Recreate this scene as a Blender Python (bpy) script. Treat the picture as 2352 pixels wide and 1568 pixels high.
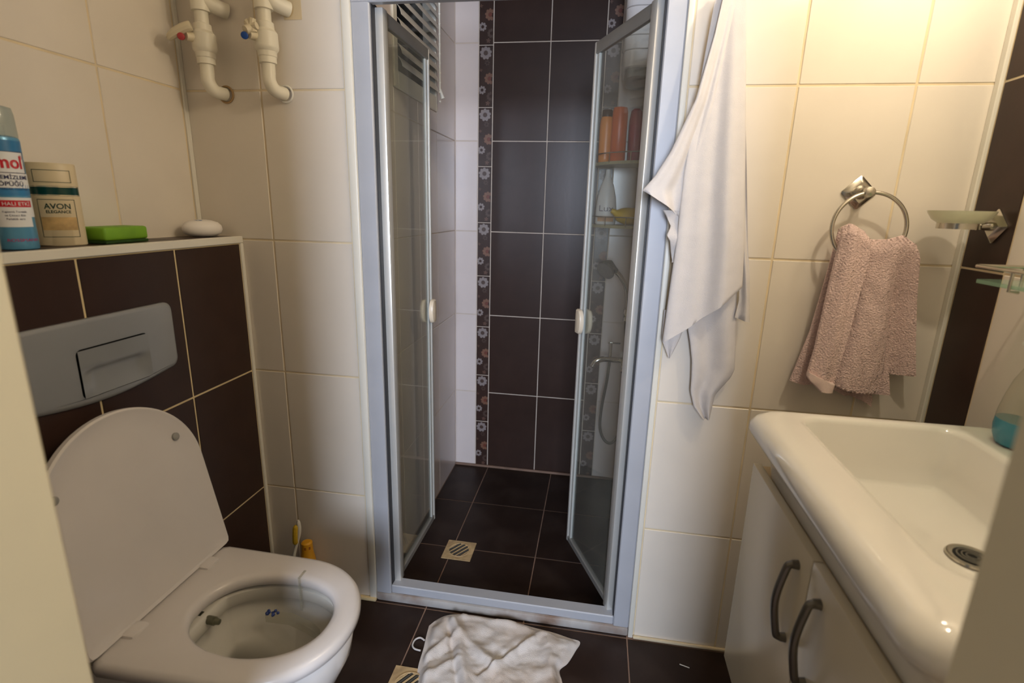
import bpy, bmesh, math, random
from mathutils import Vector, Matrix, noise as mnoise
random.seed(7)
for o in list(bpy.data.objects): bpy.data.objects.remove(o)
sc = bpy.context.scene
COL = sc.collection

# ------------------------------------------------------------------ camera
H = 1.2954
PIT, YAW, ROL = -.2504, .1564, -.0262
fw = Vector((-math.sin(YAW)*math.cos(PIT), math.cos(YAW)*math.cos(PIT), math.sin(PIT)))
rt = Vector((math.cos(YAW), math.sin(YAW), 0)); dn = fw.cross(rt)
rr = rt*math.cos(ROL)+dn*math.sin(ROL); dd = dn*math.cos(ROL)-rt*math.sin(ROL)
cd = bpy.data.cameras.new('camera'); cam = bpy.data.objects.new('camera', cd); COL.objects.link(cam)
cd.sensor_fit = 'HORIZONTAL'; cd.sensor_width = 36; cd.lens = 36*1196.67/2352
cd.clip_start = .02; cd.clip_end = 50
cd.dof.use_dof = True; cd.dof.focus_distance = 1.65; cd.dof.aperture_fstop = 3.0
m = Matrix.Identity(4)
for i, v in enumerate((rr, -dd, -fw)):
    m[0][i], m[1][i], m[2][i] = v
m.translation = (0, 0, H)
cam.matrix_world = m
sc.camera = cam
# ------------------------------------------------------------------ world, lights, exposure
w = bpy.data.worlds.new('world'); sc.world = w; w.use_nodes = True
w.node_tree.nodes['Background'].inputs[0].default_value = (.80, .90, 1.0, 1)
w.node_tree.nodes['Background'].inputs[1].default_value = .12
sc.view_settings.view_transform = 'Standard'; sc.view_settings.look = 'None'
sc.view_settings.gamma = 1; sc.view_settings.use_curve_mapping = False
sc.view_settings.exposure = 0.0

def light(name, kind, loc, energy, color, size=.1, size_y=None, aim=None):
    l = bpy.data.lights.new(name, kind); l.energy = energy; l.color = color
    if kind == 'AREA':
        l.shape = 'RECTANGLE'; l.size = size; l.size_y = size_y or size
    else:
        l.shadow_soft_size = size
    o = bpy.data.objects.new(name, l); COL.objects.link(o); o.location = loc
    if aim is not None:
        o.rotation_euler = (Vector(aim)-Vector(loc)).to_track_quat('-Z', 'Y').to_euler()
    return o
# daylight from the window of the room behind the open bathroom door
light('hall_window_light', 'AREA', (.19, -2.1, 1.60), 122, (.74, .83, 1.0), .62, 1.1, aim=(-.2, 1.4, .9))
# the two warm bulbs over the mirror on the right wall
light('mirror_bulb', 'POINT', (.60, .80, 2.06), 12.0, (1.0, .86, .65), .02)
light('mirror_bulb', 'POINT', (.74, 1.08, 1.94), 3.4, (1.0, .86, .65), .02)

# ------------------------------------------------------------------ materials
def lin(c):
    return tuple(((x/255)/12.92 if x/255 <= .04045 else ((x/255+.055)/1.055)**2.4) for x in c)
MATS = {}
def mat(name, col, rough=.5, metal=0., var=.06, scale=8., bump=0., bscale=150., rnd=0., stain=None, sscale=3., samt=.5, spec=.5, bdist=.002):
    if name in MATS: return MATS[name]
    M = bpy.data.materials.new(name); M.use_nodes = True
    nt = M.node_tree; N = nt.nodes; Lk = nt.links.new
    b = N['Principled BSDF']; b.inputs['Roughness'].default_value = rough; b.inputs['Metallic'].default_value = metal
    b.inputs['Specular IOR Level'].default_value = spec
    c = lin(col)
    tc = N.new('ShaderNodeTexCoord')
    no = N.new('ShaderNodeTexNoise'); no.inputs['Scale'].default_value = scale; no.inputs['Detail'].default_value = 4
    Lk(tc.outputs['Object'], no.inputs['Vector'])
    r = N.new('ShaderNodeValToRGB')
    r.color_ramp.elements[0].color = (*[x*(1-var) for x in c], 1); r.color_ramp.elements[1].color = (*[min(1, x*(1+var)) for x in c], 1)
    r.color_ramp.elements[0].position = .3; r.color_ramp.elements[1].position = .7
    Lk(no.outputs['Fac'], r.inputs['Fac'])
    out = r.outputs['Color']
    if stain:
        n2 = N.new('ShaderNodeTexNoise'); n2.inputs['Scale'].default_value = sscale; n2.inputs['Detail'].default_value = 6
        Lk(tc.outputs['Object'], n2.inputs['Vector'])
        r2 = N.new('ShaderNodeValToRGB'); r2.color_ramp.elements[0].position = .48; r2.color_ramp.elements[1].position = .72
        r2.color_ramp.elements[1].color = (samt, samt, samt, 1)
        Lk(n2.outputs['Fac'], r2.inputs['Fac'])
        mx = N.new('ShaderNodeMixRGB'); Lk(r2.outputs['Color'], mx.inputs['Fac']); Lk(out, mx.inputs['Color1'])
        mx.inputs['Color2'].default_value = (*lin(stain), 1); out = mx.outputs['Color']
    if rnd:
        oi = N.new('ShaderNodeObjectInfo'); mr = N.new('ShaderNodeMapRange')
        mr.inputs['To Min'].default_value = 1-rnd; mr.inputs['To Max'].default_value = 1+rnd
        Lk(oi.outputs['Random'], mr.inputs['Value'])
        hs = N.new('ShaderNodeHueSaturation'); Lk(mr.outputs['Result'], hs.inputs['Value']); Lk(out, hs.inputs['Color']); out = hs.outputs['Color']
    Lk(out, b.inputs['Base Color'])
    if bump:
        n3 = N.new('ShaderNodeTexNoise'); n3.inputs['Scale'].default_value = bscale; n3.inputs['Detail'].default_value = 3
        Lk(tc.outputs['Object'], n3.inputs['Vector'])
        bp = N.new('ShaderNodeBump'); bp.inputs['Strength'].default_value = bump; bp.inputs['Distance'].default_value = bdist
        Lk(n3.outputs['Fac'], bp.inputs['Height']); Lk(bp.outputs['Normal'], b.inputs['Normal'])
    MATS[name] = M
    return M
def glassmat(name, tint, haze=.06, hazecol=(200, 205, 200), rough=.03):
    M = bpy.data.materials.new(name); M.use_nodes = True
    nt = M.node_tree; N = nt.nodes; Lk = nt.links.new
    N.remove(N['Principled BSDF']); out = N['Material Output']
    tr = N.new('ShaderNodeBsdfTransparent'); tr.inputs[0].default_value = (*tint, 1)
    gl = N.new('ShaderNodeBsdfGlossy'); gl.inputs['Roughness'].default_value = rough
    df = N.new('ShaderNodeBsdfDiffuse'); df.inputs[0].default_value = (*lin(hazecol), 1)
    no = N.new('ShaderNodeTexNoise'); no.inputs['Scale'].default_value = 6
    tc = N.new('ShaderNodeTexCoord'); Lk(tc.outputs['Object'], no.inputs['Vector'])
    mr = N.new('ShaderNodeMapRange'); mr.inputs['To Min'].default_value = haze*.5; mr.inputs['To Max'].default_value = haze*1.5
    Lk(no.outputs['Fac'], mr.inputs['Value'])
    m1 = N.new('ShaderNodeMixShader'); Lk(mr.outputs['Result'], m1.inputs[0]); Lk(tr.outputs[0], m1.inputs[1]); Lk(df.outputs[0], m1.inputs[2])
    lw = N.new('ShaderNodeLayerWeight'); lw.inputs[0].default_value = .5     # Schlick fresnel, the same from both sides
    pw_ = N.new('ShaderNodeMath'); pw_.operation = 'POWER'; pw_.inputs[1].default_value = 5; Lk(lw.outputs['Facing'], pw_.inputs[0])
    fr = N.new('ShaderNodeMapRange'); fr.inputs['To Min'].default_value = .035; fr.inputs['To Max'].default_value = 1; Lk(pw_.outputs[0], fr.inputs['Value'])
    m2 = N.new('ShaderNodeMixShader'); Lk(fr.outputs[0], m2.inputs[0]); Lk(m1.outputs[0], m2.inputs[1]); Lk(gl.outputs[0], m2.inputs[2])
    Lk(m2.outputs[0], out.inputs[0]); MATS[name] = M
    return M
cream = mat('cream_tile', (226, 217, 204), .2, var=.02, rnd=.012, spec=.45)
creamS = mat('white_shower_tile', (222, 211, 207), .2, var=.02, rnd=.012, spec=.45)
dark = mat('brown_tile', (56, 40, 34), .33, spec=.26, var=.10, scale=14, rnd=.04, bump=.05, bscale=60)
darkF = mat('brown_floor_tile', (44, 31, 25), .40, spec=.2, var=.22, scale=9, rnd=.06, bump=.08, bscale=70, stain=(70, 60, 55), sscale=7, samt=.35)
groutW = mat('stained_grout', (224, 207, 174), .8, var=.12, scale=12, stain=(210, 182, 136), sscale=6, samt=.3)
groutS = mat('pale_grout', (206, 192, 178), .8, var=.1, scale=14)
groutD = mat('cream_grout', (216, 196, 152), .8, var=.1, scale=14)
groutF = mat('brown_grout', (134, 108, 92), .85, var=.2, scale=14)
plaster = mat('white_plaster', (220, 215, 206), .8, var=.02)
pvc = mat('white_pvc', (226, 222, 210), .35, var=.02)
paint = mat('cream_paint', (204, 188, 150), .45, var=.05, scale=4)
alu = mat('satin_aluminium', (172, 174, 180), .5, metal=.12, var=.04)
aluB = mat('bright_aluminium', (222, 220, 214), .3, metal=.5, var=.03)
aluD = mat('grey_aluminium', (160, 158, 153), .4, metal=.5, var=.04)
rubber = mat('dark_gasket', (40, 40, 44), .6)
chrome = mat('chrome', (225, 222, 214), .12, metal=1., var=.02)
chromeB = mat('brushed_chrome', (196, 190, 178), .22, metal=1., var=.03)
steel = mat('dull_steel', (120, 118, 112), .4, metal=.9, var=.15, scale=40)
blackm = mat('black_gap', (12, 11, 10), .8)
ceram = mat('white_ceramic', (220, 215, 210), .09, var=.015, spec=.5)
ceramB = mat('basin_ceramic', (226, 222, 214), .08, var=.012, spec=.5)
seatp = mat('white_seat_plastic', (214, 208, 204), .22, var=.02)
bowlm = mat('bowl_ceramic', (206, 202, 192), .1, var=.03, stain=(150, 135, 105), sscale=5, samt=.25)
mdf = mat('cream_lacquer', (208, 197, 172), .25, var=.02)
mdfE = mat('beige_edge', (206, 184, 142), .4, var=.04)
grayp = mat('grey_plastic', (150, 152, 154), .34, metal=.3, var=.06, scale=5)
cloth = mat('white_towel_cloth', (206, 200, 196), .9, var=.03, scale=30, bump=.5, bscale=700)
rag = mat('grubby_cloth', (214, 207, 202), .92, var=.08, scale=12, bump=.8, bscale=500, stain=(186, 160, 134), sscale=7, samt=.6)
pink = mat('pink_terry', (228, 200, 194), .95, var=.10, scale=160, bump=1., bscale=260, bdist=.006)
pinkH = mat('pink_hem', (232, 208, 200), .9, var=.04, bump=.4, bscale=600)
valve = mat('white_pipe_plastic', (232, 226, 208), .4, var=.03)
brass = mat('stained_brass', (176, 146, 104), .5, metal=.2, var=.2)
red = mat('red_cap', (176, 62, 66), .4); blue = mat('blue_cap', (18, 70, 150), .35)
drainm = mat('limescaled_drain', (196, 168, 124), .6, var=.25, scale=30, stain=(120, 90, 60), sscale=18, samt=.6)
glassD = glassmat('shower_glass', (.955, .975, .962), haze=.075, hazecol=(206, 206, 194))
glassS = glassmat('green_shelf_glass', (.80, .93, .86), haze=.25, hazecol=(190, 225, 200))
glassF = glassmat('frosted_glass', (.92, .93, .86), haze=.6, hazecol=(226, 224, 200), rough=.3)
capglass = glassmat('clear_cap_plastic', (.80, .86, .87), haze=.22, hazecol=(170, 185, 188), rough=.1)
clearP = glassmat('clear_bottle_plastic', (.93, .93, .90), haze=.06, hazecol=(215, 210, 190), rough=.05)
soapW = mat('white_soap', (238, 232, 226), .5, var=.02); soapG = mat('green_soap', (118, 168, 40), .55, var=.1, scale=20)
scour = mat('dark_green_scourer', (40, 72, 24), .9, var=.2, scale=60)

# ------------------------------------------------------------------ mesh helpers (world coordinates)
def box(bm, x0, x1, y0, y1, z0, z1, bev=0., seg=1, mi=0):
    vs = [bm.verts.new((x, y, z)) for z in (z0, z1) for y in (y0, y1) for x in (x0, x1)]
    fs = [bm.faces.new([vs[i] for i in q]) for q in ((0, 2, 3, 1), (4, 5, 7, 6), (0, 1, 5, 4), (2, 6, 7, 3), (0, 4, 6, 2), (1, 3, 7, 5))]
    for f in fs: f.material_index = mi
    if bev:
        es = list({e for f in fs for e in f.edges})
        bmesh.ops.bevel(bm, geom=es, offset=bev, segments=seg, affect='EDGES', profile=.5)
    return bm
def loft(bm, rings, c0=True, c1=True, closed=True, mi=0):
    R = [[bm.verts.new(p) for p in r] for r in rings]
    n = len(R[0])
    for a, b in zip(R, R[1:]):
        for i in range(n if closed else n-1):
            j = (i+1) % n
            f = bm.faces.new((a[i], a[j], b[j], b[i])); f.material_index = mi
    if c0: bm.faces.new(list(reversed(R[0]))).material_index = mi
    if c1: bm.faces.new(R[-1]).material_index = mi
    return R
def frame_of(d):
    d = d.normalized(); a = Vector((0, 0, 1)) if abs(d.z) < .9 else Vector((1, 0, 0))
    u = d.cross(a).normalized(); return u, d.cross(u).normalized()
def tube(bm, pts, r, n=12, caps=True, mi=0):
    pts = [Vector(p) for p in pts]; k = len(pts)
    rs = r if isinstance(r, (list, tuple)) else [r]*k
    rings = []; u = None
    for i, p in enumerate(pts):
        d = (pts[min(i+1, k-1)]-pts[max(i-1, 0)]).normalized()
        if u is None: u, v = frame_of(d)
        else:
            u = (u-d*u.dot(d)).normalized(); v = d.cross(u)
        rings.append([p+(u*math.cos(t)+v*math.sin(t))*rs[i] for t in [2*math.pi*q/n for q in range(n)]])
    loft(bm, rings, caps, caps, mi=mi)
def smooth(pts, k=6):
    pts = [Vector(p) for p in pts]; out = []
    for i in range(len(pts)-1):
        p0, p1, p2, p3 = pts[max(i-1, 0)], pts[i], pts[i+1], pts[min(i+2, len(pts)-1)]
        for q in range(k):
            t = q/k
            out.append(.5*((2*p1)+(p2-p0)*t+(2*p0-5*p1+4*p2-p3)*t*t+(3*p1-p0-3*p2+p3)*t**3))
    out.append(pts[-1]); return out
def cyl(bm, p0, p1, r0, r1=None, n=20, mi=0):
    tube(bm, [p0, p1], [r0, r0 if r1 is None else r1], n, mi=mi)
def lathe(bm, c, prof, n=32, ax=1., ay=1., rot=0., mi=0):
    cr, sr = math.cos(rot), math.sin(rot); rings = []
    for r, z in prof:
        ring = []
        for i in range(n):
            t = 2*math.pi*i/n; a, b = r*ax*math.cos(t), r*ay*math.sin(t)
            ring.append((c[0]+a*cr-b*sr, c[1]+a*sr+b*cr, c[2]+z))
        rings.append(ring)
    loft(bm, rings, mi=mi)
def rrect(x0, x1, y0, y1, r, z, n=6):
    pts = []
    for cx, cy, a0 in ((x1-r, y1-r, 0), (x0+r, y1-r, 90), (x0+r, y0+r, 180), (x1-r, y0+r, 270)):
        for i in range(n+1):
            a = math.radians(a0+90*i/n); pts.append((cx+r*math.cos(a), cy+r*math.sin(a), z))
    return pts
def ring_mesh(bm, c, R, r, ax_u, ax_v, n=48, k=12, a0=0, a1=2*math.pi):
    full = abs(a1-a0-2*math.pi) < 1e-6
    pts = []
    u, v = Vector(ax_u).normalized(), Vector(ax_v).normalized(); c = Vector(c); wv = u.cross(v)
    rings = []
    for i in range(n if full else n+1):
        t = a0+(a1-a0)*i/n; d = u*math.cos(t)+v*math.sin(t)
        rings.append([c+d*R+(d*math.cos(q)+wv*math.sin(q))*r for q in [2*math.pi*j/k for j in range(k)]])
    if full: rings.append(rings[0])
    loft(bm, rings, not full, not full)
def finish(bm, name, ang=35, weld=True):
    if weld: bmesh.ops.remove_doubles(bm, verts=bm.verts, dist=1e-5)
    bmesh.ops.recalc_face_normals(bm, faces=bm.faces)
    me = bpy.data.meshes.new(name); bm.to_mesh(me); bm.free()
    me.polygons.foreach_set('use_smooth', [True]*len(me.polygons))
    me.set_sharp_from_angle(angle=math.radians(ang))
    return me
def wloc(o):
    v = Vector((0, 0, 0))
    while o: v += o.location; o = o.parent
    return v
def part(name, bm, mt, parent, ang=35, label=None, loc=None):
    """a mesh object built in world coordinates, child of parent (or top-level at loc)"""
    piv = wloc(parent) if parent else Vector(loc or (0, 0, 0))
    bmesh.ops.translate(bm, verts=bm.verts, vec=-piv)
    me = finish(bm, name, ang)
    for x in (mt if isinstance(mt, (list, tuple)) else [mt]): me.materials.append(x)
    o = bpy.data.objects.new(name, me); COL.objects.link(o)
    if parent: o.parent = parent
    else: o.location = piv
    if label: o['label'] = label
    return o
def thing(name, label, cat, loc, group=None):
    o = bpy.data.objects.new(name, None); COL.objects.link(o); o.location = loc
    o.empty_display_size = .05
    o['label'] = label; o['category'] = cat
    if group: o['group'] = group
    return o
def tag(o, label, cat, group=None):
    o['label'] = label; o['category'] = cat
    if group: o['group'] = group
    return o
def struct(name, bm, mt, label=None, ang=35):
    o = part(name, bm, mt, None, ang); o['kind'] = 'structure'
    o['label'] = label or name.replace('_', ' '); o['category'] = name.split('_')[0]
    return o
NB = bmesh.new

# ------------------------------------------------------------------ tiles
TM = {}
def tile(parent, nrm, c, wd, ht, mt, name='tile', t=.007):
    """one bevelled tile, face at c, facing nrm ('-y','+x','-x','+z')"""
    key = (nrm, round(wd, 4), round(ht, 4), mt.name)
    if key not in TM:
        bm = NB(); a, b = wd/2, ht/2
        if nrm == '-y': box(bm, -a, a, 0, t, -b, b, .0012)
        elif nrm == '+y': box(bm, -a, a, -t, 0, -b, b, .0012)
        elif nrm == '+x': box(bm, -t, 0, -a, a, -b, b, .0012)
        elif nrm == '-x': box(bm, 0, t, -a, a, -b, b, .0012)
        else: box(bm, -a, a, -b, b, -t, 0, .0012)
        me = finish(bm, name, 30); me.materials.append(mt); TM[key] = me
    o = bpy.data.objects.new(name, TM[key]); COL.objects.link(o)
    o.parent = parent; o.location = Vector(c)-wloc(parent); return o
def tiling(parent, nrm, plane, us, vs, pick, gap=.0048, name='tile'):
    for i in range(len(us)-1):
        for j in range(len(vs)-1):
            mt = pick(i, j)
            if mt is None: continue
            u0, u1, v0, v1 = us[i], us[i+1], vs[j], vs[j+1]
            wd, ht = u1-u0-gap, v1-v0-gap
            if wd < .01 or ht < .01: continue
            uc, vc = (u0+u1)/2, (v0+v1)/2
            c = {'-y': (uc, plane, vc), '+y': (uc, plane, vc), '+x': (plane, uc, vc), '-x': (plane, uc, vc), '+z': (uc, vc, plane)}[nrm]
            tile(parent, nrm, c, wd, ht, mt, name)

D = 1.406; XL = -1.159; XT = -1.0315; XR = .845; DS = 2.4497; XSL = -.673; XSR = .205; ZF = -.0275
FY = .33; JL = -.447; JR = .252; ZC = 2.40
ROWS = [0, .3875, .7875, 1.1875, 1.5875, 1.9875, ZC]
G = .0016    # how far the grout lies behind the tile faces
# back wall: two piers either side of the shower opening and a lintel
bm = NB()
box(bm, XL-.1, -.684, D+G, D+.09, -.05, ZC); box(bm, .186, XR+.1, D+G, D+.09, -.05, ZC); box(bm, -.684, .186, D+G, D+.09, 2.12, ZC)
wb = struct('wall_back', bm, groutW, 'cream tiled back wall on both sides of the shower opening')
tiling(wb, '-y', D, [XL, -.93, -.686], ROWS, lambda i, j: cream)
tiling(wb, '-y', D, [.1875, .4335, .6835, XR], ROWS, lambda i, j: cream)
# left wall (full height) and the boxed-in cistern in front of it
bm = NB(); box(bm, XL-.1, XL-G, FY, D+.09, -.05, ZC)
wl = struct('wall_left', bm, groutW, 'cream tiled left wall above the cistern ledge')
tiling(wl, '+x', XL, [FY, .389, .639, .889, 1.139, 1.389, D], ROWS[3:], lambda i, j: cream if i < 5 else None)
ZT = 1.1955
bm = NB(); box(bm, XL, XT-G, FY, D, 0, ZT-G)
wc = struct('wall_cistern', bm, groutD, 'brown tiled boxed-in cistern wall behind the toilet')
TY = [FY, .395, .648, .8977, 1.151, D-.012]
tiling(wc, '+x', XT, TY, [0, .3875, .7875, 1.176], lambda i, j: dark)
tiling(wc, '+z', ZT, [XL+.004, XT-.014], [FY, .56, .87, 1.18, D-.004], lambda i, j: dark)
bm = NB(); box(bm, XT-.013, XT+.004, FY, D, ZT-.019, ZT+.001, .002)
struct('trim_1', bm, pvc, 'cream edge trim along the cistern ledge')
bm = NB(); box(bm, XT-.008, XT+.004, D-.012, D, 0, ZT-.019, .002)
struct('trim_2', bm, pvc, 'cream vertical corner trim beside the cistern wall')
bm = NB(); box(bm, XL-.002, XL+.004, 1.391, D, ZT+.001, ZC, .001)
struct('trim_3', bm, pvc, 'grout bead in the left corner')
# right wall with a brown stripe next to the corner
bm = NB(); box(bm, XR+G, XR+.1, FY, D+.09, -.05, ZC)
wr = struct('wall_right', bm, groutW, 'right wall with brown tile stripe beside the corner')
YS0, YS1 = 1.250, 1.388
tiling(wr, '-x', XR, [.5, .75, 1.0, YS0, YS1], ROWS, lambda i, j: dark if i == 3 else cream)
bm = NB(); box(bm, XR-.008, XR+.0015, YS1, D, 0, ZC, .002)
struct('trim_4', bm, pvc, 'cream corner trim beside the brown stripe')
# shower alcove
SR = [ZF, .3855, .7855, 1.1855, 1.5855, 1.9855, ZC]
bm = NB(); box(bm, XSL-.09, XSR+.1, DS+G, DS+.1, -.1, ZC)
ws = struct('wall_shower_back', bm, groutS, 'shower end wall with brown tiles between two flower borders')
SX = [XSL, -.566, -.501, -.2526, -.0196, .0454, XSR]
tiling(ws, '-y', DS, SX, SR, lambda i, j: {0: creamS, 5: creamS, 2: dark, 3: dark}.get(i), gap=.004)
WX0, WX1, WZ0, WZ1 = 1.715, 2.17, 1.66, 2.25    # window opening in the shower's left wall (y, z)
bm = NB()
box(bm, XSL-.09, XSL-G, D+.09, WX0, -.1, ZC); box(bm, XSL-.09, XSL-G, WX1, DS+.1, -.1, ZC)
box(bm, XSL-.09, XSL-G, WX0, WX1, -.1, WZ0); box(bm, XSL-.09, XSL-G, WX0, WX1, WZ1, ZC)
wsl = struct('wall_shower_left', bm, groutS, 'pale tiled left side wall of the shower with the window')
tiling(wsl, '+x', XSL, [D+.05, WX0], SR, lambda i, j: creamS, gap=.003)
tiling(wsl, '+x', XSL, [WX1, DS], SR, lambda i, j: creamS, gap=.003)
tiling(wsl, '+x', XSL, [WX0, 1.945, WX1], [ZF, .3855, .7855, 1.1855, 1.5855, WZ0], lambda i, j: creamS, gap=.003)
tiling(wsl, '+x', XSL, [WX0, WX1], [WZ1, ZC], lambda i, j: creamS, gap=.003)
bm = NB(); box(bm, XSR+G, XSR+.1, D+.09, DS+.1, -.1, ZC)
wsr = struct('wall_shower_right', bm, groutS, 'pale tiled right side wall of the shower')
tiling(wsr, '-x', XSR, [D+.09, 1.70, 1.95, 2.20, DS], SR, lambda i, j: creamS)
# front wall with the doorway the picture is taken through, jambs, ceiling
bm = NB()
box(bm, XL-.1, JL-.03, .13, FY, -.05, ZC); box(bm, JR+.03, XR+.1, .13, FY, -.05, ZC); box(bm, JL-.03, JR+.03, .13, FY, 2.08, ZC)
struct('wall_front', bm, plaster, 'front wall around the doorway')
bm = NB(); box(bm, JL-.03, JL, .12, FY+.004, 0, 2.05, .003); o = struct('door_1', bm, paint, 'cream painted door jamb at the left edge')
bm = NB(); box(bm, JR, JR+.03, .12, FY+.004, 0, 2.05, .003); o = struct('door_2', bm, paint, 'cream painted door jamb at the right edge')
bm = NB(); box(bm, JL-.03, JR+.03, .12, FY+.004, 2.05, 2.08, .003); struct('door_3', bm, paint, 'cream painted door head')
bm = NB(); box(bm, XL-.1, XR+.1, .13, DS+.1, ZC, ZC+.05); struct('ceiling', bm, plaster, 'white plaster ceiling')
# floors
bm = NB(); box(bm, XL-.1, XR+.1, -3.0, D+.01, -.1, -G)
fl = struct('floor', bm, groutF, 'dark brown tiled bathroom floor')
gx = [-.487+.3278*k for k in range(-3, 5)]; gy = [1.397-.33*k for k in range(4, -1, -1)]
gx = [max(XL, min(XR, v)) for v in gx]
gy = [.33, .407, .737, 1.067, 1.397]
tiling(fl, '+z', 0, gx, gy, lambda i, j: darkF, gap=.004)
tiling(fl, '+z', 0, [-.68, -.487, -.159, .1688], [1.397, 1.44], lambda i, j: darkF, gap=.004)
bm = NB(); box(bm, XSL-.05, XSR+.05, D+.01, DS+.05, -.12, ZF-G)
fs = struct('floor_shower', bm, groutF, 'dark brown tiled shower floor')
tiling(fs, '+z', ZF, [XSL, -.496, -.164, XSR], [1.43, 1.7645, 2.1006, DS], lambda i, j: darkF, gap=.004)
# sealant beads along floor and walls
bm = NB(); box(bm, .186, XR, D-.010, D, 0, .010, .004, 2); struct('baseboard_back', bm, groutW, 'tan grout bead along the foot of the back wall')
bm = NB(); box(bm, XT, -.66, D-.014, D, 0, .012, .004, 2); struct('baseboard_left', bm, groutD, 'pale grout bead at the foot of the left back wall')
bm = NB(); box(bm, XSL, XSR, DS-.012, DS, ZF, ZF+.012, .004, 2); struct('baseboard_shower', bm, groutF, 'brown grout bead along the shower end wall')

# flower border tiles
petW = mat('flower_white', (138, 128, 126), .4); petO = mat('flower_orange', (118, 84, 66), .4); petD = mat('flower_dim', (78, 60, 52), .4); petC = mat('flower_core', (108, 56, 44), .4)
dotm = mat('flower_dot', (104, 76, 64), .4); bordm = mat('flower_border_tile', (58, 40, 34), .3, var=.15, scale=30)
def disc(bm, x, z, r, mi, y, n=12, a0=0, sq=1., hw=1e9):
    vs = []
    for i in range(n):
        t = 2*math.pi*i/n; px, pz = r*math.cos(t), r*sq*math.sin(t)
        vs.append(bm.verts.new((max(-hw, min(hw, x+px*math.cos(a0)-pz*math.sin(a0))), y, z+px*math.sin(a0)+pz*math.cos(a0))))
    bm.faces.new(vs).material_index = mi
def flower_mesh():
    bm = NB(); box(bm, -.0305, .0305, 0, .007, -.1235, .1235, .0012, mi=0); hw = .0295
    def flower(x, z, R, n, mi, core, ring=False):
        for k in range(n):
            a = 2*math.pi*k/n+.2
            px, pz = x+R*.66*math.cos(a), z+R*.66*math.sin(a)
            if abs(px) < hw-.001: disc(bm, px, pz, R*.34, mi, -.0002-.00002*k, 10, a, .78, hw)
        disc(bm, max(-hw+R*.3, min(hw-R*.3, x)), z, R*.34, core, -.0007, 12, 0, 1, hw)
    flower(-.001, .094, .027, 9, 1, 3); flower(.017, -.008, .024, 9, 2, 4); flower(-.016, -.054, .018, 8, 1, 0)
    flower(.023, -.080, .019, 9, 3, 0); flower(.010, -.108, .010, 5, 5, 5); flower(-.022, .026, .007, 4, 5, 5); flower(.006, .055, .012, 6, 3, 0)
    me = finish(bm, 'border_tile', 30)
    for x in (bordm, petW, petO, petD, petC, dotm): me.materials.append(x)
    return me
fme = flower_mesh()
for xc in (-.5335, .0129):
    for k in range(-1, 9):
        zc = 1.351-.25*k
        for zz in (zc,):
            if zz < ZF+.02 or zz > ZC: continue
            o = bpy.data.objects.new('border_tile', fme); COL.objects.link(o); o.parent = ws; o.location = (xc, DS-.0002, zz)
    for k in range(2, 4):
        o = bpy.data.objects.new('border_tile', fme); COL.objects.link(o); o.parent = ws; o.location = (xc, DS-.0002, 1.351+.25*k)

# ------------------------------------------------------------------ shower enclosure
for i, (a, b, lab) in enumerate(((-.684, -.661, 'white plastic edge trim left of the shower frame'), (.171, .186, 'white plastic edge trim right of the shower frame'))):
    bm = NB(); box(bm, a, b, D-.006, D+.09, 0, 2.12, .003, 2); struct('trim_%d' % (5+i), bm, pvc, lab)
en = thing('shower_enclosure', 'aluminium framed shower enclosure with two glass doors folded inwards', 'shower enclosure', (-.245, 1.43, 0))
F0, F1 = 1.407, 1.455
bm = NB(); box(bm, -.661, -.611, F0, F1, .028, 1.80, .003); part('post', bm, alu, en)
bm = NB(); box(bm, .124, .171, F0, F1, .028, 1.80, .003); part('post', bm, alu, en)
bm = NB(); box(bm, -.611, -.6085, F0+.010, F1-.004, .06, 1.795); part('gasket', bm, rubber, en)
bm = NB(); box(bm, .1205, .124, F0+.010, F1-.004, .06, 1.795); part('gasket', bm, rubber, en)
bm = NB(); box(bm, -.661, .171, F0-.002, F0+.022, 1.790, 1.86, .003); part('header', bm, alu, en)
bm = NB(); box(bm, -.611, .124, F0+.004, F1, .03, .060, .003); part('bottom_track', bm, alu, en)
siln = mat('dirty_sealant', (168, 164, 160), .55, var=.12, scale=14, stain=(120, 92, 72), sscale=9, samt=.8)
bm = NB(); box(bm, -.661, .171, F0-.004, F1+.004, .0, .030, .006, 2); part('sill', bm, siln, en)
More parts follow.
